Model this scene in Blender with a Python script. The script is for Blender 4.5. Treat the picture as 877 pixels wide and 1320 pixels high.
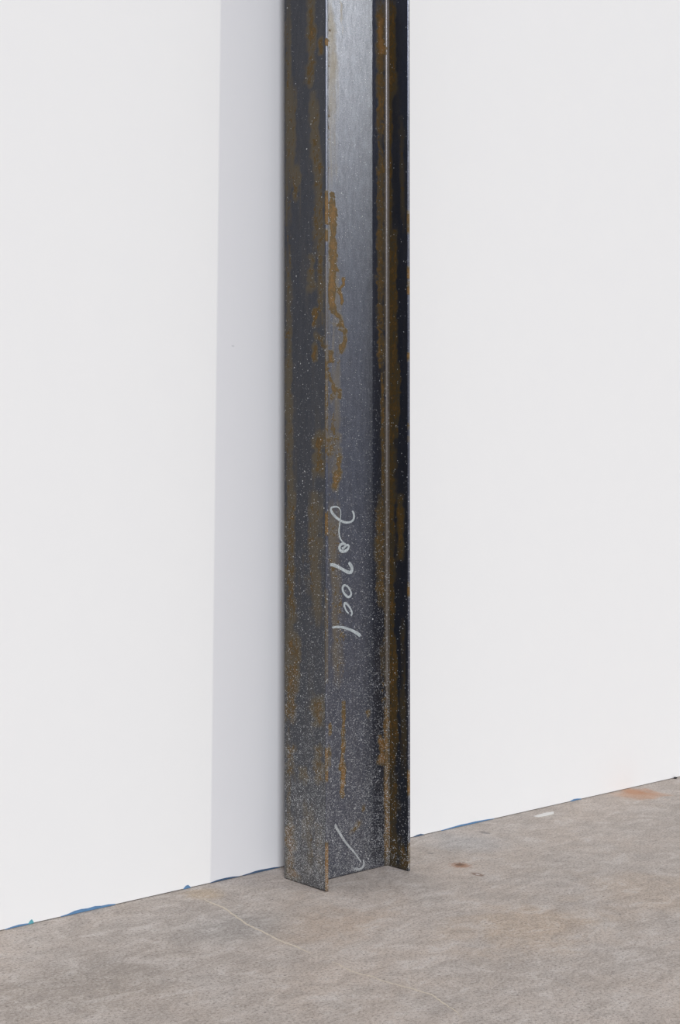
import bpy, math, random
import numpy as np
from mathutils import Matrix, Vector

scene = bpy.context.scene
for o in list(bpy.data.objects):
    bpy.data.objects.remove(o, do_unlink=True)
C = scene.collection

# ------------------------------------------------------------------ camera
PSI, ROLL = math.radians(41.771), math.radians(0.3534)
cd = bpy.data.cameras.new('camera')
cd.sensor_fit = 'VERTICAL'
cd.sensor_height = 36.0
cd.lens = 1690.46 * 36.0 / 1320.0
cd.clip_start = 0.05
cam = bpy.data.objects.new('camera', cd)
C.objects.link(cam)
fwd = Vector((math.sin(PSI), math.cos(PSI), 0))
rgt = Vector((math.cos(PSI), -math.sin(PSI), 0))
upv = Vector((0, 0, 1))
r2 = rgt * math.cos(ROLL) + upv * math.sin(ROLL)
u2 = upv * math.cos(ROLL) - rgt * math.sin(ROLL)
m = Matrix((r2, u2, -fwd)).transposed().to_4x4()
m.translation = Vector((0, -2.8561, 1.0))
cam.matrix_world = m
scene.camera = cam

# ------------------------------------------------------------------ light
SUN_AZ, SUN_EL = math.radians(34.93), math.radians(22.0)
WORLD_COL, WORLD_STR = (0.97, 0.985, 1.06), .36
SUN_COL, SUN_STR = (1.0, 0.975, 0.80), .53
FILL_AZ, FILL_EL = math.radians(-34.0), math.radians(32.0)
FILL_COL, FILL_STR = (0.963, 0.985, 1.055), 1.88
w = bpy.data.worlds.new('World')
scene.world = w
w.use_nodes = True
bg = w.node_tree.nodes['Background']
bg.inputs['Color'].default_value = (*WORLD_COL, 1)
bg.inputs['Strength'].default_value = WORLD_STR
sd = bpy.data.lights.new('key_light', 'SUN')
sd.energy = SUN_STR
sd.color = SUN_COL
sd.angle = math.radians(1.0)
sun = bpy.data.objects.new('key_light', sd)
C.objects.link(sun)
tol = Vector((math.sin(SUN_AZ) * math.cos(SUN_EL), -math.cos(SUN_AZ) * math.cos(SUN_EL), math.sin(SUN_EL)))
sun.rotation_euler = tol.to_track_quat('Z', 'Y').to_euler()
sun.location = (4, -4, 4)
fd = bpy.data.lights.new('fill_light', 'SUN')
fd.energy = FILL_STR
fd.color = FILL_COL
fd.angle = math.radians(14)
fill = bpy.data.objects.new('fill_light', fd)
C.objects.link(fill)
tol = Vector((math.sin(FILL_AZ) * math.cos(FILL_EL), -math.cos(FILL_AZ) * math.cos(FILL_EL), math.sin(FILL_EL)))
fill.rotation_euler = tol.to_track_quat('Z', 'Y').to_euler()
fill.location = (-4, -7, 5)
vs = scene.view_settings
vs.view_transform = 'Standard'
vs.look = 'None'
vs.exposure = 0.0
vs.gamma = 1.0
vs.use_curve_mapping = False

# ------------------------------------------------------------------ helpers
def obj(name, verts, faces, mat, parent=None, loc=(0, 0, 0), smooth=False):
    me = bpy.data.meshes.new(name)
    me.from_pydata(verts, [], faces)
    me.update()
    if smooth:
        me.shade_smooth()
    me.materials.append(mat)
    o = bpy.data.objects.new(name, me)
    o.location = loc
    C.objects.link(o)
    if parent:
        o.parent = parent
    return o

def tag(o, label, cat, group=None):
    o['label'] = label
    o['category'] = cat
    if group:
        o['group'] = group
    return o

class NT:
    """tiny node-tree writer"""
    def __init__(s, name):
        s.m = bpy.data.materials.new(name)
        s.m.use_nodes = True
        s.t = s.m.node_tree
        s.n, s.l = s.t.nodes, s.t.links
        s.b = s.n['Principled BSDF']
        s.out = s.n['Material Output']
        s._oc = None
    def link(s, a, b):
        s.l.new(a, b)
    def put(s, sock, v):
        if isinstance(v, bpy.types.NodeSocket):
            s.link(v, sock)
        elif isinstance(v, (tuple, list)) and len(v) == 3 and sock.type == 'RGBA':
            sock.default_value = (*v, 1)
        else:
            sock.default_value = v
    def oc(s):
        if not s._oc:
            s._oc = s.n.new('ShaderNodeTexCoord').outputs['Object']
        return s._oc
    def mp(s, scale=(1, 1, 1), loc=(0, 0, 0), rot=(0, 0, 0), vec=None):
        x = s.n.new('ShaderNodeMapping')
        s.put(x.inputs['Vector'], vec or s.oc())
        x.inputs['Scale'].default_value = scale
        x.inputs['Location'].default_value = loc
        x.inputs['Rotation'].default_value = rot
        return x.outputs[0]
    def noise(s, scale, detail=4, rough=.55, vec=None, dist=0, color=False):
        x = s.n.new('ShaderNodeTexNoise')
        s.put(x.inputs['Vector'], vec or s.oc())
        x.inputs['Scale'].default_value = scale
        x.inputs['Detail'].default_value = detail
        x.inputs['Roughness'].default_value = rough
        x.inputs['Distortion'].default_value = dist
        return x.outputs['Color' if color else 'Fac']
    def vor(s, scale, vec=None, rnd=1.0):
        x = s.n.new('ShaderNodeTexVoronoi')
        s.put(x.inputs['Vector'], vec or s.oc())
        x.inputs['Scale'].default_value = scale
        x.inputs['Randomness'].default_value = rnd
        return x.outputs['Distance'], x.outputs['Color']
    def math(s, op, a, b=0.0, c=0.0, clamp=False):
        x = s.n.new('ShaderNodeMath')
        x.operation = op
        x.use_clamp = clamp
        for i, v in enumerate((a, b, c)):
            s.put(x.inputs[i], v)
        return x.outputs[0]
    def step(s, v, lo, hi, a=0.0, b=1.0):
        x = s.n.new('ShaderNodeMapRange')
        x.interpolation_type = 'SMOOTHSTEP'
        s.put(x.inputs['Value'], v)
        s.put(x.inputs['From Min'], lo); s.put(x.inputs['From Max'], hi)
        s.put(x.inputs['To Min'], a); s.put(x.inputs['To Max'], b)
        return x.outputs[0]
    def mix(s, f, a, b, mode='MIX'):
        x = s.n.new('ShaderNodeMix')
        x.data_type = 'RGBA'
        x.blend_type = mode
        s.put(x.inputs[0], f)
        s.put(x.inputs[6], a); s.put(x.inputs[7], b)
        return x.outputs[2]
    def attr(s, name):
        x = s.n.new('ShaderNodeAttribute')
        x.attribute_name = name
        return x.outputs['Fac']
    def xyz(s, vec=None):
        x = s.n.new('ShaderNodeSeparateXYZ')
        s.put(x.inputs[0], vec or s.oc())
        return x.outputs
    def bump(s, h, strength, dist):
        x = s.n.new('ShaderNodeBump')
        x.inputs['Strength'].default_value = strength
        x.inputs['Distance'].default_value = dist
        s.put(x.inputs['Height'], h)
        s.link(x.outputs[0], s.b.inputs['Normal'])
    def set(s, **k):
        names = dict(color='Base Color', rough='Roughness', spec='Specular IOR Level', metal='Metallic', alpha='Alpha')
        for a, v in k.items():
            s.put(s.b.inputs[names[a]], v)
        return s.m

def flat(name, col, rough=.6, var=.12, scale=60, spec=.4):
    t = NT(name)
    n = t.noise(scale, 4)
    c2 = tuple(c * (1 - var * 2) for c in col)
    return t.set(color=t.mix(n, col, c2), rough=rough, spec=spec)

# ------------------------------------------------------------------ materials
def wall_material():
    t = NT('white_wall_paint')
    n = t.noise(9, 5)
    x, y, z = t.xyz()
    col = t.mix(t.step(n, .3, .7), (.905, .905, .905), (.899, .899, .901))
    # a small smudge left on the paint
    dx = t.math('DIVIDE', t.math('SUBTRACT', x, WALLMARK[0]), .006)
    dz = t.math('DIVIDE', t.math('SUBTRACT', z, WALLMARK[1]), .0026)
    dd = t.math('SQRT', t.math('ADD', t.math('MULTIPLY', dx, dx), t.math('MULTIPLY', dz, dz)))
    col = t.mix(t.step(dd, .5, 1.1, .35, 0), col, (.45, .46, .48))
    t.bump(t.noise(230, 3, .6), .10, .0012)
    return t.set(color=col, rough=.75, spec=.15)

def floor_material():
    t = NT('worn_concrete')
    P = t.oc()
    big = t.noise(1.7, 5, .6, dist=.4)
    mid = t.noise(7, 6, .62, dist=.8)
    strk = t.noise(14, 6, .65, vec=t.mp((.8, 1.25, 1), rot=(0, 0, .18)), dist=.9)
    strk2 = t.noise(34, 5, .7, vec=t.mp((.75, 1.3, 1), rot=(0, 0, -.35)), dist=1.0)
    fine = t.noise(150, 5, .7)
    grit = t.noise(520, 2, .6)
    col = t.mix(t.step(big, .3, .7), FLOOR_A, FLOOR_B)
    col = t.mix(t.step(mid, .35, .7, 0, .55), col, FLOOR_C)
    def ell(k, wob=.5, nz=None):
        cx, cy, rx, ry = STAINS[k]
        v = t.mp(loc=(-cx, -cy, 0))
        v = t.mp(scale=(1 / rx, 1 / ry, 1), rot=(0, 0, PSI), vec=v)
        xx, yy, _ = t.xyz(v)
        d = t.math('SQRT', t.math('ADD', t.math('MULTIPLY', xx, xx), t.math('MULTIPLY', yy, yy)))
        return t.math('ADD', d, t.math('MULTIPLY', t.math('SUBTRACT', nz or mid, .5), wob * 2))
    for k, c, a in (('tan', (.58, .43, .30), .55), ('tan_right', (.58, .45, .34), .45), ('tan_beam', (.58, .44, .33), .5),
                    ('tan_left', (.58, .44, .29), .65), ('grey', (.34, .33, .32), .5), ('grey_right', (.50, .50, .51), .55), ('dark_left', (.30, .255, .215), .42)):
        col = t.mix(t.step(ell(k, .9), .25, 1.25, a, 0), col, c)
    col = t.mix(t.step(strk, .34, .60, .30, 0), col, (.20, .175, .155))
    col = t.mix(t.step(strk, .52, .68, 0, .55), col, (.66, .61, .57))
    col = t.mix(t.step(strk2, .3, .5, .22, 0), col, (.19, .165, .145))
    col = t.mix(t.step(strk2, .56, .72, 0, .48), col, (.68, .62, .57))
    col = t.mix(t.step(fine, .33, .52, .68, 0), col, (.16, .138, .12))
    col = t.mix(t.step(fine, .53, .72, 0, .75), col, (.64, .60, .56))
    col = t.mix(t.step(grit, .36, .52, .45, 0), col, (.17, .15, .13))
    # dark pits and pale flecks
    d, c = t.vor(55)
    pit = t.math('MULTIPLY', t.step(d, .1, .2, 1, 0), t.math('LESS_THAN', t.xyz(c)[0], .07))
    col = t.mix(t.math('MULTIPLY', pit, .6), col, (.09, .08, .075))
    d2, c2 = t.vor(90)
    fl = t.math('MULTIPLY', t.step(d2, .1, .24, 1, 0), t.math('LESS_THAN', t.xyz(c2)[1], .10))
    col = t.mix(t.math('MULTIPLY', fl, .55), col, (.68, .65, .61))
    # spills
    col = t.mix(t.step(ell('orange', 1.0), .35, 1.1, .6, 0), col, (.50, .26, .14))
    col = t.mix(t.step(ell('orange_core', 1.0), .3, 1.2, .55, 0), col, (.46, .21, .095))
    col = t.mix(t.step(ell('brown', .8, fine), .3, 1.1, .8, 0), col, (.33, .15, .07))
    col = t.mix(t.step(ell('brown_core', .8, fine), .3, 1.1, .7, 0), col, (.10, .06, .035))
    col = t.mix(t.step(ell('ring', .4, fine), .6, 1.1, .75, 0), col, (.20, .12, .08))
    col = t.mix(t.step(ell('ring_hole', .3, fine), .6, 1.2, .9, 0), col, (.66, .61, .56))
    col = t.mix(t.step(ell('spot', .5, fine), .4, 1.1, .6, 0), col, (.15, .145, .14))
    col = t.mix(t.step(ell('dirt', .5, fine), .4, 1.1, .55, 0), col, (.15, .145, .14))
    h = t.math('ADD', t.math('MULTIPLY', fine, .6), t.math('ADD', t.math('MULTIPLY', strk2, .15), t.math('MULTIPLY', grit, .3)))
    t.bump(h, .35, .004)
    return t.set(color=col, rough=t.step(mid, .3, .7, .55, .75), spec=.25)

def steel_material(name, speck_gain=1.0, rust_gain=1.0, dust=1.0, SPEC=.85, ior=1.5, tint=(.88, .945, 1.24), film_bias=.0):
    t = NT(name)
    x, y, z = t.xyz()
    rust = t.attr('rust')
    film_at = t.attr('film')
    vstr = t.noise(26, 5, .6, vec=t.mp((1, 1, .12)), dist=.6)
    vfin = t.noise(90, 4, .65, vec=t.mp((1, 1, .25)), dist=.4)
    blot = t.noise(60, 5, .6, dist=1.2)
    fine = t.noise(420, 3, .6)
    grain = t.noise(170, 5, .75)
    gr2 = t.math('ADD', t.math('MULTIPLY', t.noise(300, 4, .8), .7), t.math('MULTIPLY', vfin, .3))
    # mill scale: blue-black with greyer patches
    base = t.mix(t.step(vstr, .35, .65), STEEL_A, STEEL_B)
    base = t.mix(t.step(blot, .45, .7, 0, .6), base, STEEL_C)
    base = t.mix(t.step(fine, .3, .7, .35, 0), base, (.012, .013, .015))
    # olive-brown film where water ran
    film = t.math('ADD', t.math('ADD', t.math('MAXIMUM', rust, film_at), film_bias), t.math('MULTIPLY', t.math('SUBTRACT', vstr, .5), 1.5))
    filmm = t.step(film, .25, .75, 0, .85)
    base = t.mix(t.math('MULTIPLY', filmm, rust_gain), base, FILM)
    # crisp rust
    rr = t.math('ADD', rust, t.math('ADD', t.math('MULTIPLY', t.math('SUBTRACT', blot, .5), 1.35), t.math('MULTIPLY', t.math('SUBTRACT', vfin, .5), .7)))
    rm = t.math('MULTIPLY', t.step(rr, .55, .68), rust_gain)
    rcol = t.mix(t.step(rr, .7, 1.15), RUST_A, RUST_B)
    rcol = t.mix(t.step(fine, .35, .65, .35, 0), rcol, (.05, .025, .008))
    col = t.mix(rm, base, rcol)
    # pale overspray flecks, thick near the floor
    dens = t.math('MULTIPLY', t.math('EXPONENT', t.math('DIVIDE', t.math('MULTIPLY', z, -1), .47)), .74 * speck_gain)
    dens = t.math('ADD', dens, .010 * speck_gain)
    clump = t.noise(30, 3, .6)
    dens = t.math('MULTIPLY', dens, t.step(clump, .25, .75, .45, 1.5))
    tot = None
    for sc, g, r in ((520, 1.0, .50), (340, .8, .50), (230, .34, .42), (110, .045, .28)):
        d, c = t.vor(sc)
        cr = t.xyz(c)
        on = t.math('LESS_THAN', cr[0], t.math('MULTIPLY', dens, g))
        rad = t.math('MULTIPLY', t.math('ADD', cr[1], .5), r * .75)
        k = t.math('MULTIPLY', on, t.math('MULTIPLY', t.math('LESS_THAN', d, rad), t.math('ADD', t.math('MULTIPLY', cr[2], .7), .3)))
        tot = k if tot is None else t.math('MAXIMUM', tot, k)
    col = t.mix(t.math('MULTIPLY', tot, .95), col, (.56, .57, .57))
    # a greyish dust film towards the floor
    dm = t.math('MULTIPLY', t.math('EXPONENT', t.math('DIVIDE', t.math('MULTIPLY', z, -1), .30)), .16 * dust)
    col = t.mix(dm, col, (.33, .32, .30))
    rough = t.math('ADD', .304, t.math('MULTIPLY', t.math('SUBTRACT', t.math('ADD', t.math('MULTIPLY', blot, .6), t.math('MULTIPLY', grain, .4)), .5), .16))
    rough = t.math('ADD', rough, t.math('MULTIPLY', t.math('MAXIMUM', rm, t.math('MULTIPLY', filmm, .35)), .22))
    rough = t.math('ADD', rough, t.math('MULTIPLY', tot, .25), clamp=True)
    t.bump(t.math('ADD', t.math('ADD', t.math('MULTIPLY', fine, .5), t.math('MULTIPLY', grain, .9)), t.math('ADD', t.math('MULTIPLY', rm, .5), t.math('MULTIPLY', tot, .4))), .28, .0010)
    spec = t.math('SUBTRACT', SPEC, t.math('MULTIPLY', t.math('MAXIMUM', rm, tot), SPEC * .55))
    t.put(t.b.inputs['Specular Tint'], t.mix(t.math('MAXIMUM', rm, t.math('MULTIPLY', filmm, .6)), t.mix(t.step(gr2, .38, .62), tuple(c * .66 for c in tint), tuple(c * 1.34 for c in tint)), (1.0, .86, .68)))
    t.b.inputs['IOR'].default_value = ior
    return t.set(color=col, rough=rough, spec=spec)

WALLMARK = (2.1569, 1.4497)
STAINS = {'brown': (2.7373, -0.3143, 0.0352, 0.0376), 'brown_core': (2.7416, -0.3073, 0.0154, 0.0164), 'ring': (2.7041, -0.4095, 0.0129, 0.0249), 'ring_hole': (2.7041, -0.4095, 0.0043, 0.0078), 'orange': (3.918, -0.0875, 0.094, 0.1164), 'orange_core': (3.9532, -0.0492, 0.0615, 0.0661), 'tan': (2.4673, -0.8108, 0.2437, 0.1782), 'tan_left': (2.0215, -0.0648, 0.0568, 0.0556), 'tan_right': (2.9287, -0.8227, 0.1846, 0.2134), 'tan_beam': (2.0975, -0.4932, 0.1682, 0.1299), 'spot': (3.0739, -0.1047, 0.017, 0.0259), 'grey': (1.9134, -0.3352, 0.168, 0.1295), 'grey_right': (2.9446, -0.1404, 0.1415, 0.1505), 'dark_left': (1.4082, -0.4411, 0.2755, 0.1775), 'dirt': (2.766, -0.1668, 0.0091, 0.0131)}
FLOOR_A, FLOOR_B, FLOOR_C = (.61, .51, .435), (.485, .42, .37), (.62, .565, .525)
STEEL_A, STEEL_B, STEEL_C = (.016, .018, .024), (.024, .0245, .028), (.014, .018, .029)
FILM = (.066, .050, .024)
RUST_A, RUST_B = (.085, .056, .021), (.20, .104, .030)

M_wall = wall_material()
M_floor = floor_material()
M_dark = flat('joint_shadow_gap', (.06, .06, .065), .9)
M_flange = steel_material('mill_scale_outer_flange', .74, 1.0, 1.0, .44, 1.5, (.95, .97, 1.05), .16)
M_web = steel_material('mill_scale_web', .72, 1.0, .2, 1.0, 1.69)
M_flange_r = steel_material('mill_scale_far_flange', .22, .9, .1, .22, 1.5, (.95, .97, 1.05), .1)
M_edge = steel_material('mill_scale_edge', .7, 1.0, .5, 1.0, 1.72)

# ------------------------------------------------------------------ setting
def wall():
    """white wall, its foot stopping a hair above the slab"""
    prof = [(0, .0020), (0, 5.2), (.15, 5.2), (.15, 0), (.012, 0), (.012, .0020)]
    xs = (-14.0, 26.0)
    v = [(x, y, z) for x in xs for y, z in prof]
    n = len(prof)
    fc = [(i, (i + 1) % n, n + (i + 1) % n, n + i) for i in range(n)]
    fc += [tuple(range(n))[::-1], tuple(range(n, 2 * n))]
    o = obj('wall_back', v, fc, M_wall)
    o.data.materials.append(M_dark)
    o.data.polygons[4].material_index = 1
    o.data.polygons[5].material_index = 1
    o['kind'] = 'structure'
    o['label'] = 'plain white painted wall behind the steel beam'
wall()

def slab():
    x0, x1, y0, y1, t = -14.0, 26.0, -26.0, .15, .12
    v = [(x, y, z) for z in (-t, 0) for x, y in ((x0, y0), (x1, y0), (x1, y1), (x0, y1))]
    fc = [(3, 2, 1, 0), (4, 5, 6, 7), (0, 1, 5, 4), (1, 2, 6, 5), (2, 3, 7, 6), (3, 0, 4, 7)]
    o = obj('floor', v, fc, M_floor)
    o['kind'] = 'structure'
    o['label'] = 'worn grey-brown concrete floor with cracks and stains'
    return o
floor = slab()

def ribbon(pts, widths, off, thick):
    """flat ribbon in 2-D with per-point width; returns a thin closed solid as (a, b, h) triples"""
    P = [Vector(p) for p in pts]
    L, R = [], []
    for i, p in enumerate(P):
        d = (P[min(i + 1, len(P) - 1)] - P[max(i - 1, 0)]).normalized()
        n = Vector((-d.y, d.x))
        L.append(p + n * widths[i] / 2); R.append(p - n * widths[i] / 2)
    v, fc = [], []
    for a, b_ in zip(L, R):
        v += [(a.x, a.y, off), (b_.x, b_.y, off), (a.x, a.y, off + thick), (b_.x, b_.y, off + thick)]
    for i in range(len(P) - 1):
        k = i * 4
        fc += [(k + 2, k + 3, k + 7, k + 6), (k, k + 2, k + 6, k + 4), (k + 1, k + 5, k + 7, k + 3), (k, k + 4, k + 5, k + 1)]
    e = (len(P) - 1) * 4
    fc += [(0, 1, 3, 2), (e, e + 2, e + 3, e + 1)]
    return v, fc

def smooth_line(pts, sub=5):
    """Catmull-Rom through the points (any number of channels)"""
    P = np.array(pts, float)
    Q = np.vstack([2 * P[0] - P[1], P, 2 * P[-1] - P[-2]])
    out = []
    for i in range(1, len(Q) - 2):
        for k in range(sub):
            t = k / sub
            out.append(.5 * (2 * Q[i] + (Q[i + 1] - Q[i - 1]) * t + (2 * Q[i - 1] - 5 * Q[i] + 4 * Q[i + 1] - Q[i + 2]) * t * t
                             + (3 * Q[i] - Q[i - 1] - 3 * Q[i + 1] + Q[i + 2]) * t ** 3))
    out.append(P[-1])
    return np.array(out)

CRACKS = [[(1.9968, -0.0927), (1.9904, -0.1278), (1.99, -0.1633), (1.9889, -0.1978), (1.9786, -0.2351), (1.9706, -0.2661), (1.9638, -0.2937), (1.9565, -0.3203), (1.9508, -0.3515), (1.9492, -0.3785), (1.9452, -0.4135), (1.942, -0.4417), (1.9366, -0.4775), (1.9351, -0.5028), (1.9367, -0.5239), (1.9378, -0.5443), (1.9347, -0.577), (1.9341, -0.6049)], [(1.9335, -0.6722), (1.9318, -0.7037), (1.927, -0.7438), (1.9297, -0.775), (1.9367, -0.801), (1.937, -0.8294), (1.9405, -0.8519), (1.9445, -0.8801), (1.9513, -0.905), (1.954, -0.9315), (1.9576, -0.9558), (1.949, -0.9875), (1.94, -1.018), (1.9329, -1.0444), (1.9191, -1.0814)]]
M_crack = flat('crack_filler', (.72, .63, .515), .8, .2, 200)
rng = random.Random(4)
for ci, line in enumerate(CRACKS):
    q = smooth_line(line, 4)
    n = len(q)
    ww = []
    for i in range(n):
        t = i / (n - 1)
        base = (.0062 if ci == 0 else .0046) * min(1, 6 * t + .35, 6 * (1 - t) + .25)
        ww.append(base * rng.uniform(.55, 1.15))
        q[i] += np.array([rng.uniform(-.0015, .0015), rng.uniform(-.002, .002)])
    v, fc = ribbon(q, ww, -.0004, .0010)
    o = obj('crack', v, fc, M_crack, floor)
    o['label'] = 'pale filled crack in the concrete'

# ------------------------------------------------------------------ the beam
D_, B_, TF, TW, FIL, LEN = .314, .1739, .0098, .0068, .0095, 4.2
root = bpy.data.objects.new('steel_beam', None)
root.location = (2.2742 + D_ / 2, -.0898, 0)
root.rotation_euler = (-math.atan(.0098), 0, 0)
C.objects.link(root)
root['kind'] = 'thing'
tag(root, 'tall dark rusted steel wide-flange beam leaning near the white wall, marked 207001', 'steel beam')

WEB_RUST = [([(-0.0729, 2.3984), (-0.0616, 2.2736), (-0.0617, 2.1458), (-0.0645, 2.0176), (-0.0618, 1.8692)], 6, -0.55), ([(-0.0273, 2.4105), (-0.0245, 2.3147)], 1.5, -0.7), ([(-0.0474, 2.277), (-0.0418, 2.0861), (-0.0447, 1.9788), (-0.0561, 1.8489)], 4, -0.42), ([(-0.0618, 1.8692), (-0.0505, 1.7007), (-0.0449, 1.5097), (-0.0507, 1.2965), (-0.0565, 1.0415)], 7, -0.45), ([(0.1475, 2.4569), (0.148, 1.3525), (0.1469, -0.006)], 3.5, -1.1), ([(-0.0565, 1.0203), (-0.0452, 0.7867), (-0.034, 0.5311)], 10, -0.6), ([(-0.0729, 2.3984), (-0.0734, 1.0413)], 2.2, 0.48), ([(-0.0618, 1.8692), (-0.0562, 1.7638), (-0.0562, 1.7), (-0.0619, 1.6354), (-0.0619, 1.5717), (-0.0562, 1.5468)], 4.6, 0.95), ([(-0.0505, 1.6794), (-0.0448, 1.6589)], 3, 0.9), ([(-0.0505, 1.6156), (-0.0334, 1.6133), (-0.022, 1.6275), (-0.0248, 1.6443)], 2.2, 0.95), ([(-0.0334, 1.6112), (-0.0249, 1.593), (-0.0191, 1.5808), (-0.0249, 1.5694)], 1.9, 0.95), ([(-0.0562, 1.5554), (-0.0392, 1.5401), (-0.0249, 1.5245), (-0.0163, 1.504), (-0.0192, 1.4695), (-0.0278, 1.4345)], 2.9, 0.85), ([(-0.0563, 1.5192), (-0.0335, 1.5109), (-0.022, 1.4949)], 4, 0.6), ([(-0.0648, 1.4399), (-0.062, 1.4104)], 4, 0.9), ([(-0.0392, 1.4463), (-0.0364, 1.3826)], 3, 0.5), ([(-0.0704, 1.3843), (-0.0563, 1.3386), (-0.0677, 1.2955)], 3, 0.7), ([(-0.0421, 1.3396), (-0.0364, 1.3101)], 3, 0.75), ([(-0.062, 1.2746), (-0.0507, 1.2115), (-0.0564, 1.1476)], 6, 0.55), ([(-0.0733, 1.2105), (-0.0705, 1.1471)], 2, 0.8), ([(-0.0365, 1.1588), (-0.0394, 1.1055), (-0.0479, 1.0586)], 4, 0.85), ([(-0.0564, 1.1263), (-0.0508, 1.0628)], 5, 0.6), ([(-0.0706, 0.999), (-0.0565, 0.9142), (-0.0452, 0.7867), (-0.0339, 0.6586), (-0.0283, 0.5306)], 9, 0.5), ([(-0.0708, 0.4243), (-0.0652, 0.39)], 2.6, 0.8), ([(-0.0737, 0.3656), (-0.0709, 0.302)], 2, 0.6), ([(-0.0197, 0.4766), (-0.0197, 0.4234), (-0.0198, 0.3595), (-0.0255, 0.3069), (-0.0227, 0.264), (-0.0198, 0.2147)], 2.6, 0.85), ([(-0.0255, 0.3069), (-0.0227, 0.264), (-0.0198, 0.2211)], 3, 1.1), ([(0.0706, 0.4467), (0.0677, 0.4231)], 4, 0.6), ([(0.0586, 0.1821), (0.0557, 0.1653)], 3.5, 0.6), ([(0.0351, 0.1425), (0.0205, 0.1233), (0.006, 0.1127)], 3.6, 0.6), ([(0.1231, 2.4504), (0.1229, 2.2081), (0.1228, 2.0539)], 5.5, 0.75), ([(0.1231, 2.4064), (0.12, 2.3395), (0.123, 2.2852)], 4, 1.1), ([(0.1228, 2.0539), (0.1195, 1.7895), (0.1222, 1.3946)], 5, 0.7), ([(0.1283, 1.3951), (0.131, 1.0438)], 2.5, 0.7), ([(0.122, 1.0437), (0.1188, 0.9123), (0.1217, 0.7371)], 6, 0.68), ([(0.1277, 0.6492), (0.1305, 0.3862)], 3, 0.5), ([(0.1214, 0.3653), (0.1274, 0.3209), (0.1244, 0.2885)], 4.5, 1.1), ([(0.1397, 0.473), (0.1423, -0.0052)], 2.4, 0.85)]
LEFT_RUST = [([(-0.0159, 2.3983), (-0.0191, 1.7607), (-0.0224, 1.1257), (-0.0189, 0.0059)], 4, 0.48), ([(-0.1138, 2.3691), (-0.1169, 2.2433), (-0.1105, 2.1409)], 5, 0.66), ([(-0.1518, 2.2545), (-0.1549, 2.2124)], 2.5, 0.8), ([(-0.0391, 2.1799), (-0.0324, 1.8854)], 4, 0.5), ([(-0.1233, 2.117), (-0.1422, 1.8437), (-0.1358, 1.7001)], 5, 0.56), ([(-0.0456, 1.9356), (-0.0522, 1.8395)], 4, 0.6), ([(-0.1485, 1.9457), (-0.1516, 1.7183), (-0.1484, 1.4921)], 4, 0.58), ([(-0.1231, 1.6814), (-0.1167, 1.589)], 4, 0.6), ([(-0.1294, 1.5397), (-0.1294, 1.4942)], 3, 0.9), ([(-0.1262, 1.4428), (-0.1294, 1.4012)], 3, 0.85), ([(-0.1421, 1.4722), (-0.1671, 1.4285)], 4, 0.6), ([(-0.1545, 1.2036), (-0.1419, 1.1424), (-0.1607, 1.1007)], 6, 0.66), ([(-0.0323, 1.0411), (-0.0257, 0.8302), (-0.0322, 0.7041)], 5, 0.62), ([(-0.1356, 1.0396), (-0.1165, 0.8743), (-0.1418, 0.7103)], 8, 0.5), ([(-0.0388, 0.6625), (-0.0454, 0.6), (-0.0355, 0.5362), (-0.0256, 0.43)], 7, 0.7), ([(-0.0322, 0.3677), (-0.0256, 0.2827)], 6, 0.62), ([(-0.148, 0.5054), (-0.1448, 0.4332)], 6, 0.7), ([(-0.1417, 0.3815), (-0.1479, 0.2798)], 5, 0.58), ([(-0.0779, 0.311), (-0.0908, 0.2817)], 6, 0.62), ([(-0.0256, 0.1565), (-0.0256, 0.0934), (-0.0223, 0.0087)], 5, 0.82), ([(-0.0223, 0.034), (-0.0387, 0.012)], 5, 1.0), ([(-0.1099, 0.2122), (-0.1352, 0.052)], 9, 0.5)]
RIGHT_RUST = [([(-0.1002, 2.4539), (-0.0996, 1.7921)], 3.5, 0.75), ([(-0.1128, 2.4502), (-0.1157, 2.1851)], 4, 0.7), ([(-0.1027, 1.7916), (-0.1051, 0.9121)], 5, 0.72), ([(-0.1185, 1.789), (-0.1211, 1.2187)], 4, 0.7), ([(-0.1369, 1.4144), (-0.1368, 1.2615)], 3, 0.6), ([(-0.1428, 1.0433), (-0.1457, 0.8691)], 4, 0.72), ([(-0.1019, 0.9121), (-0.1076, 0.2552)], 5, 0.75), ([(-0.0919, 0.3407), (-0.0916, 0.0117)], 3, 0.8), ([(-0.1174, 0.6498), (-0.1203, 0.3443)], 4, 0.8), ([(-0.1108, 0.2557), (-0.1105, 0.0044)], 6, 0.66), ([(-0.148, 0.0659), (-0.1603, 0.0033)], 5, 0.66), ([(-0.1501, 2.1112), (-0.1529, 1.7833)], 3, 0.45), ([(-0.1518, 0.6955), (-0.1544, 0.262)], 4, 0.45)]
EDGE_LEFT_RUST = [([(-0.1545, 2.2491), (-0.1545, 2.2326)], 2, 1.0), ([(-0.1546, 1.8464), (-0.1547, 1.715)], 2, 1.0), ([(-0.1548, 1.4485), (-0.1549, 1.1209)], 2, 0.62), ([(-0.1549, 0.9981), (-0.155, 0.9368)], 2, 0.9), ([(-0.155, 0.7937), (-0.1551, 0.5486)], 2, 0.5), ([(-0.1552, 0.3854), (-0.1552, 0.2834)], 2, 0.85), ([(-0.1553, 0.1245), (-0.1526, 0.0018)], 3, 1.25), ([(-0.1547, 1.674), (-0.1548, 1.4485)], 2, 0.4)]
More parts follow.
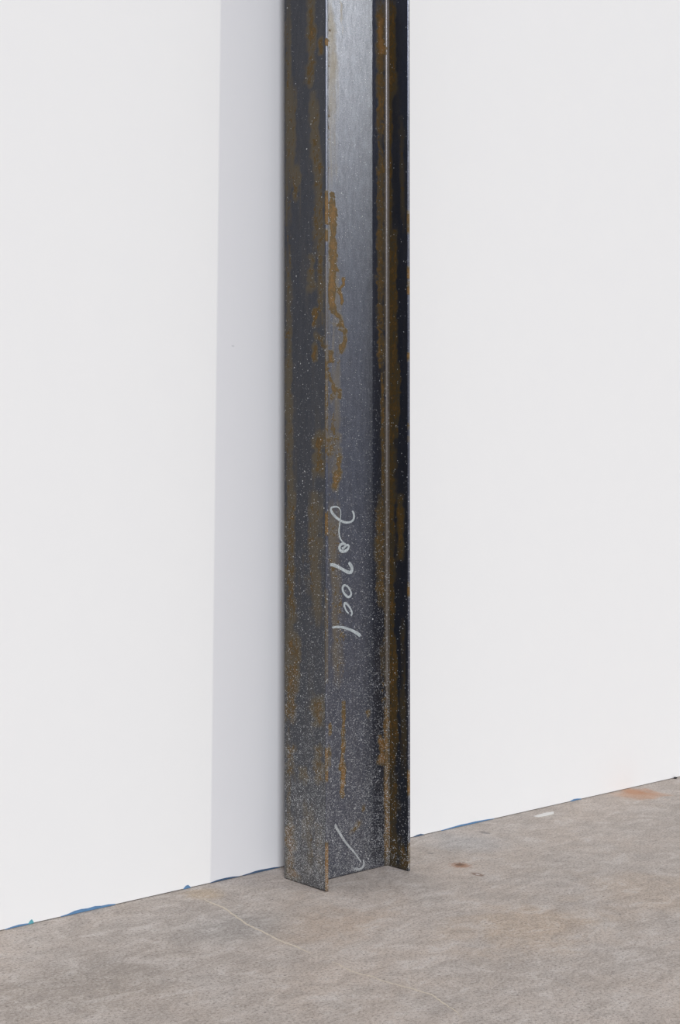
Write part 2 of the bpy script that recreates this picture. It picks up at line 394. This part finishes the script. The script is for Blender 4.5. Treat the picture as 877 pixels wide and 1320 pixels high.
EDGE_RIGHT_RUST = [([(0.1509, 1.8412), (0.1508, 1.7804)], 2, 0.8), ([(0.1507, 1.6826), (0.1506, 1.611)], 2, 1.1), ([(0.1505, 1.4438), (0.1504, 1.4221)], 2, 0.9), ([(0.1503, 1.2487), (0.1502, 1.1945)], 2, 0.6), ([(0.1498, 0.8047), (0.1498, 0.7658)], 2, 0.9), ([(0.1523, 0.2814), (0.1522, 0.2101)], 2, 1.0), ([(0.1521, 0.0806), (0.152, 0.0051)], 2, 0.7)]

def rust_field(a, z, strokes, ha, hz):
    """strength of the rust at (a, z): brush strokes of rust, soft at their rims"""
    F = np.zeros(a.shape)
    G = np.zeros(a.shape)
    warp = ha * (1.0 * np.sin(z * 37) + .8 * np.sin(z * 83 + 1) + .5 * np.sin(z * 211 + 2))
    a_in = a
    for pts, rad, k in strokes:
        calm = .3 if max(q[1] for q in pts) - min(q[1] for q in pts) > .16 else 1.0
        a = a_in + warp * calm
        d = np.full(a.shape, 1e9)
        Q = [(p[0] / ha, p[1] / hz) for p in pts]
        for (ax_, az_), (bx_, bz_) in zip(Q[:-1], Q[1:]):
            ex, ez = bx_ - ax_, bz_ - az_
            t = np.clip(((a / ha - ax_) * ex + (z / hz - az_) * ez) / (ex * ex + ez * ez + 1e-9), 0, 1)
            d = np.minimum(d, np.hypot(a / ha - ax_ - t * ex, z / hz - az_ - t * ez))
        lo, hi = min(q[1] for q in pts), max(q[1] for q in pts)
        soft = min(.12, .22 * (hi - lo) + .004)
        fade = np.clip((z - lo + soft * .5) / soft, 0, 1) * np.clip((hi - z + soft * .5) / soft, 0, 1)
        wob = 1 + (.4 + .6 * calm) * (.28 * np.sin(z * 61 + rad * 9) + .2 * np.sin(z * 143 + k * 31) + .14 * np.sin(z * 307))
        s = np.clip((1.9 - d / (rad * wob)) / 1.5, 0, 1)
        v = abs(k) * s * s * (3 - 2 * s) * (.45 + .55 * fade)
        if k > 0:
            F = np.maximum(F, v)
        else:
            G = np.maximum(G, v)
    return F, G

ZS = np.concatenate([np.arange(0, 2.6, .005), np.linspace(2.6, LEN, 17)])

def sweep(name, prof, mat, field):
    """closed outline swept up the beam; field(x, y, z) paints the rust amount"""
    P = np.array(prof)
    n, m_ = len(P), len(ZS)
    V = np.empty((m_, n, 3))
    V[:, :, 0] = P[None, :, 0]; V[:, :, 1] = P[None, :, 1]; V[:, :, 2] = ZS[:, None]
    V = V.reshape(-1, 3)
    i = np.arange(m_ - 1)[:, None] * n
    j = np.arange(n)[None, :]
    jn = (j + 1) % n
    F = np.stack([i + j, i + jn, i + n + jn, i + n + j], -1).reshape(-1, 4)
    faces = F.tolist() + [list(range(n))[::-1], list(range((m_ - 1) * n, m_ * n))]
    o = obj(name, V.tolist(), faces, mat, root)
    me = o.data
    me.shade_smooth()
    sm = np.ones(len(me.polygons), bool)
    sm[-2:] = False
    me.polygons.foreach_set('use_smooth', sm)
    for nm, val in zip(('rust', 'film'), field(V[:, 0], V[:, 1], V[:, 2])):
        at = me.attributes.new(nm, 'FLOAT', 'POINT')
        at.data.foreach_set('value', val.astype(np.float32))
    return o

def line_pts(a, b_, step):
    k = max(1, int(round(math.dist(a, b_) / step)))
    return [(a[0] + (b_[0] - a[0]) * i / k, a[1] + (b_[1] - a[1]) * i / k) for i in range(k)]

def arc_pts(c, r, a0, a1, k):
    return [(c[0] + r * math.cos(a0 + (a1 - a0) * i / k), c[1] + r * math.sin(a0 + (a1 - a0) * i / k)) for i in range(k)]

def flange_outline(x0, x1):
    r = .0026
    y0, y1 = -B_, 0
    p = []
    p += line_pts((x0 + r, y0), (x1 - r, y0), .002) + arc_pts((x1 - r, y0 + r), r, -math.pi / 2, 0, 5)
    p += line_pts((x1, y0 + r), (x1, y1 - r), .003) + arc_pts((x1 - r, y1 - r), r, 0, math.pi / 2, 5)
    p += line_pts((x1 - r, y1), (x0 + r, y1), .004) + arc_pts((x0 + r, y1 - r), r, math.pi / 2, math.pi, 5)
    p += line_pts((x0, y1 - r), (x0, y0 + r), .003) + arc_pts((x0 + r, y0 + r), r, math.pi, math.pi * 1.5, 5)
    return p

HA, HF, HZ = .0029, .0032, .00212
def field_left(x, y, z):
    edge = rust_field(np.full_like(x, -D_ / 2 + TF / 2), z, [([(-D_ / 2 + TF / 2, q[1]) for q in p], r, k) for p, r, k in EDGE_LEFT_RUST], HA, HZ)
    return [np.where(y < -B_ + .0030, e, f) for e, f in zip(edge, rust_field(y, z, LEFT_RUST, HF, HZ))]
def field_right(x, y, z):
    edge = rust_field(np.full_like(x, D_ / 2 - TF / 2), z, [([(D_ / 2 - TF / 2, q[1]) for q in p], r, k) for p, r, k in EDGE_RIGHT_RUST], HA, HZ)
    return [np.where(y < -B_ + .0030, e, f) for e, f in zip(edge, rust_field(y, z, RIGHT_RUST, HF, HZ))]
def field_web(x, y, z):
    return rust_field(x, z, WEB_RUST, HA, HZ)

flange_a = sweep('flange', flange_outline(-D_ / 2, -D_ / 2 + TF), M_flange, field_left)
flange_b = sweep('flange', flange_outline(D_ / 2 - TF, D_ / 2), M_flange_r, field_right)
for fo in (flange_a, flange_b):
    fo.data.materials.append(M_edge)
    cy = np.empty(len(fo.data.polygons) * 3)
    fo.data.polygons.foreach_get('center', cy)
    mi = (cy.reshape(-1, 3)[:, 1] < -B_ + .0014).astype(np.int32)
    fo.data.polygons.foreach_set('material_index', mi)
flange_a['label'] = 'broad outer face of the beam, speckled grey'
flange_b['label'] = 'shaded far flange streaked with brown rust'
xa, xb, ya, yb = -D_ / 2 + TF, D_ / 2 - TF, -B_ / 2 - TW / 2, -B_ / 2 + TW / 2
wp = arc_pts((xa + FIL, ya - FIL), FIL, math.pi, math.pi / 2, 7)
wp += line_pts((xa + FIL, ya), (xb - FIL, ya), .0026)
wp += arc_pts((xb - FIL, ya - FIL), FIL, math.pi / 2, 0, 7) + [(xb, ya - FIL)]
wp += arc_pts((xb - FIL, yb + FIL), FIL, 0, -math.pi / 2, 7)
wp += line_pts((xb - FIL, yb), (xa + FIL, yb), .03)
wp += arc_pts((xa + FIL, yb + FIL), FIL, -math.pi / 2, -math.pi, 7) + [(xa, yb + FIL)]
web = sweep('web', wp, M_web, field_web)
web['label'] = 'flat middle plate carrying the chalk marks'

# ------------------------------------------------------------------ hand-written marks on the web
NUMERALS = [[(0.0128, 1.0027, 0.00466589861751152), (0.0178, 0.9959, 0.006610023041474655), (0.0194, 0.9873, 0.006610023041474655), (0.0165, 0.978, 0.006221198156682028), (0.0081, 0.9724, 0.005443548387096774), (-0.0044, 0.9703, 0.005832373271889401), (-0.0189, 0.9718, 0.006610023041474655), (-0.0321, 0.9764, 0.006610023041474655), (-0.0456, 0.9835, 0.007776497695852536), (-0.0578, 0.9932, 0.008554147465437789), (-0.0648, 1.0023, 0.007776497695852536), (-0.0656, 1.009, 0.005832373271889401), (-0.0578, 1.0127, 0.005443548387096774), (-0.0456, 1.0134, 0.00466589861751152), (-0.0361, 1.0101, 0.0034994239631336408), (-0.0304, 1.0019, 0.002721774193548387), (-0.03, 0.9912, 0.002721774193548387), (-0.0312, 0.9789, 0.002721774193548387), (-0.0337, 0.9651, 0.003888248847926268), (-0.0362, 0.9498, 0.00466589861751152), (-0.0354, 0.936, 0.00466589861751152), (-0.0304, 0.9246, 0.004277073732718894), (-0.023, 0.9174, 0.003888248847926268), (-0.0139, 0.9103, 0.0034994239631336408)], [(-0.0114, 0.9102, 0.005832373271889401), (-0.023, 0.9116, 0.007387672811059909), (-0.0321, 0.9074, 0.008554147465437789), (-0.0346, 0.8989, 0.008554147465437789), (-0.028, 0.8914, 0.007776497695852536), (-0.0156, 0.8912, 0.007776497695852536), (-0.0048, 0.896, 0.0069988479262672815), (0.0002, 0.9045, 0.0069988479262672815), (-0.0065, 0.9083, 0.006221198156682028), (-0.0139, 0.9041, 0.006221198156682028), (-0.0189, 0.8999, 0.005832373271889401), (-0.023, 0.8975, 0.005443548387096774), (-0.0238, 0.903, 0.005054723502304148)], [(-0.0007, 0.8601, 0.0069988479262672815), (0.006, 0.8538, 0.010109447004608295), (0.011, 0.8457, 0.010109447004608295), (0.0118, 0.8376, 0.00972062211981567), (0.006, 0.8322, 0.00933179723502304), (-0.0065, 0.8344, 0.00933179723502304), (-0.021, 0.8406, 0.008554147465437789), (-0.0375, 0.8477, 0.00933179723502304), (-0.0518, 0.853, 0.00972062211981567), (-0.0616, 0.855, 0.00933179723502304), (-0.0689, 0.8549, 0.0069988479262672815)], [(-0.0115, 0.7982, 0.005443548387096774), (-0.0198, 0.796, 0.0069988479262672815), (-0.0231, 0.7888, 0.0069988479262672815), (-0.0198, 0.7788, 0.0069988479262672815), (-0.0115, 0.7699, 0.0069988479262672815), (-0.0016, 0.7646, 0.0069988479262672815), (0.0068, 0.768, 0.006610023041474655), (0.0084, 0.7759, 0.005832373271889401), (0.0026, 0.786, 0.005832373271889401), (-0.0057, 0.7943, 0.005443548387096774), (-0.014, 0.7977, 0.00466589861751152)], [(0.0084, 0.7117, 0.004277073732718894), (0.0118, 0.719, 0.005443548387096774), (0.0084, 0.7284, 0.005832373271889401), (0.0009, 0.738, 0.005832373271889401), (-0.0074, 0.7457, 0.006221198156682028), (-0.0148, 0.7485, 0.006221198156682028), (-0.0173, 0.7431, 0.005832373271889401), (-0.0132, 0.7331, 0.005054723502304148), (-0.0074, 0.7248, 0.00466589861751152), (0.0001, 0.7195, 0.0034994239631336408)], [(-0.0616, 0.684, 0.00466589861751152), (-0.0437, 0.6843, 0.006610023041474655), (-0.0252, 0.6823, 0.0069988479262672815), (-0.0087, 0.6784, 0.0069988479262672815), (0.008, 0.6728, 0.007776497695852536), (0.0247, 0.6657, 0.008942972350230415), (0.0394, 0.6574, 0.010109447004608295), (0.0437, 0.6541, 0.008554147465437789)]]
ARROW = [[(-0.0508, 0.1459, 0.006157354618015964), (-0.0466, 0.1363, 0.008004561003420754), (-0.0368, 0.1227, 0.0073888255416191565), (-0.0248, 0.1063, 0.0073888255416191565), (-0.0124, 0.0909, 0.00677309007981756), (0.0024, 0.0751, 0.006157354618015964), (0.0172, 0.0604, 0.005541619156214368), (0.0305, 0.0448, 0.004925883694412771), (0.0455, 0.0262, 0.004310148232611175)], [(0.0539, 0.0309, 0.004310148232611175), (0.0565, 0.0206, 0.00677309007981756), (0.0532, 0.0126, 0.0073888255416191565), (0.0438, 0.0081, 0.005541619156214368), (0.0305, 0.0095, 0.004310148232611175), (0.0172, 0.0123, 0.003078677309007982)]]
def paint_material(name, col, cover):
    t = NT(name)
    n = t.noise(260, 4, .65)
    n2 = t.noise(70, 3, .6)
    a = t.step(t.math('ADD', n, t.math('MULTIPLY', n2, .5)), .45, .95, cover, cover * .45)
    tr = t.n.new('ShaderNodeBsdfTransparent')
    mx = t.n.new('ShaderNodeMixShader')
    t.link(a, mx.inputs[0]); t.link(tr.outputs[0], mx.inputs[1]); t.link(t.b.outputs[0], mx.inputs[2])
    t.link(mx.outputs[0], t.out.inputs['Surface'])
    return t.set(color=col, rough=.7, spec=.3)
M_paint = paint_material('marker_paint', (.56, .61, .63), .97)
M_chalk = paint_material('rubbed_chalk', (.52, .54, .55), .9)
def mark(name, stroke, mat, layer, lab):
    q = smooth_line(stroke, 5)
    v, fc = ribbon([(a, z) for a, z, _ in q], [k for _, _, k in q], 0, .0003)
    v = [(a, ya - .00012 - layer * .00004 - h, z) for a, z, h in v]
    o = obj(name, v, fc, mat, web)
    o['label'] = lab
for i, (s, digit) in enumerate(zip(NUMERALS, '207001')):
    mark('numeral', s, M_paint, i % 2, 'pale hand-painted numeral %s turned sideways' % digit)
mark('arrow_shaft', ARROW[0], M_chalk, 0, 'rubbed chalk line near the foot')
mark('arrow_head', ARROW[1], M_chalk, 1, 'hooked end of the chalk line')

# ------------------------------------------------------------------ small leftovers along the wall
TAPES = [([1.489, 1.5073, 1.5257, 1.5442, 1.5629], 0.0052), ([1.5504, 1.5552, 1.5601, 1.565], 0.011), ([1.6391, 1.6579, 1.677, 1.6962, 1.7155, 1.735, 1.7546, 1.7744, 1.7944], 0.0085), ([2.0044, 2.0119, 2.0194, 2.0269], 0.009), ([2.0904, 2.1149, 2.1397, 2.1647, 2.1899], 0.0055), ([2.2006, 2.2223, 2.2442, 2.2663, 2.2886, 2.3111, 2.3337], 0.0065), ([2.862, 2.8778, 2.8937, 2.9096], 0.0055), ([2.986, 3.016, 3.0463, 3.0769, 3.1079, 3.1391, 3.1706, 3.2024, 3.2346], 0.0065), ([3.6302, 3.6502, 3.6704, 3.6907], 0.0075)]
M_tape = flat('blue_masking_tape', (.15, .31, .54), .6, .2, 90)
M_tape_c = flat('turquoise_masking_tape', (.16, .50, .58), .6, .2, 90)
M_tape_d = flat('dull_blue_tape', (.10, .17, .28), .7, .25, 90)  # darker, greyer blue than the other tape
TL = [('thin blue tape scrap at the wall foot, leftmost in view', M_tape), ('tiny turquoise tape scrap at the wall foot, far left', M_tape_c),
      ('long blue tape strip at the foot of the wall, left', M_tape), ('short blue tape tab just left of the wall shadow', M_tape),
      ('dull blue tape scrap at the wall foot, at the left end of the beam shadow', M_tape_d), ('dark blue tape strip at the shadowed wall foot, ending just left of the beam', M_tape_d),
      ('short grey-blue tape scrap just right of the beam', M_tape_d), ('long blue tape strip at the wall foot right of the beam', M_tape),
      ('short bright blue tape scrap at the wall foot, far right', M_tape)]
for (xs, h), (lab, mat) in zip(TAPES, TL):
    n = len(xs)
    v, fc = [], []
    for i, x in enumerate(xs):
        env = min(1, (.35 + 2.2 * i / (n - 1)), (.35 + 2.2 * (n - 1 - i) / (n - 1)))
        z1 = h * env * rng.uniform(.75, 1.1)
        z0 = .0004 + rng.uniform(0, .0008)
        v += [(x, -.0001, z0), (x, -.0001, z1), (x, -.0009, z0), (x, -.0008, z1)]
    for i in range(n - 1):
        k = i * 4
        fc += [(k + 2, k + 6, k + 7, k + 3), (k + 1, k + 3, k + 7, k + 5), (k, k + 4, k + 6, k + 2), (k, k + 1, k + 5, k + 4)]
    e = (n - 1) * 4
    fc += [(0, 2, 3, 1), (e, e + 1, e + 3, e + 2)]
    tag(obj('tape_scrap', v, fc, mat), lab, 'tape', 'blue tape scraps along the wall foot')

SCRAP = [(3.361, -0.0605), (3.4234, -0.055), (3.4651, -0.0607), (3.4393, -0.0832), (3.3967, -0.0835), (3.3616, -0.0797)]
v = [(x, y, .0002) for x, y in SCRAP] + [(x, y, .0011 + .0008 * (i % 2)) for i, (x, y) in enumerate(SCRAP)]
k = len(SCRAP)
fc = [tuple(range(k))[::-1], tuple(range(k, 2 * k))] + [(i, (i + 1) % k, k + (i + 1) % k, k + i) for i in range(k)]
tag(obj('paper_scrap', v, fc, flat('white_paper', (.74, .72, .69), .7, .05)), 'small white paper scrap on the floor near the wall', 'paper')

NUB = (4.2569, 0.0061)
import bmesh
bm = bmesh.new()
bmesh.ops.create_icosphere(bm, subdivisions=2, radius=1)
for q in bm.verts:
    k = 1 + .16 * math.sin(5 * q.co.x + 3 * q.co.z) + .1 * math.sin(7 * q.co.y)
    q.co = Vector((q.co.x * .0085 * k, q.co.y * .006 * k, q.co.z * .0032 * k))
me = bpy.data.meshes.new('pebble')
bm.to_mesh(me); bm.free()
me.shade_smooth()
me.materials.append(flat('black_grit', (.02, .02, .022), .7))
o = bpy.data.objects.new('pebble', me)
C.objects.link(o)
o.location = (NUB[0] - .004, -.008, .0036)
tag(o, 'tiny black pebble at the wall foot, far right', 'pebble')
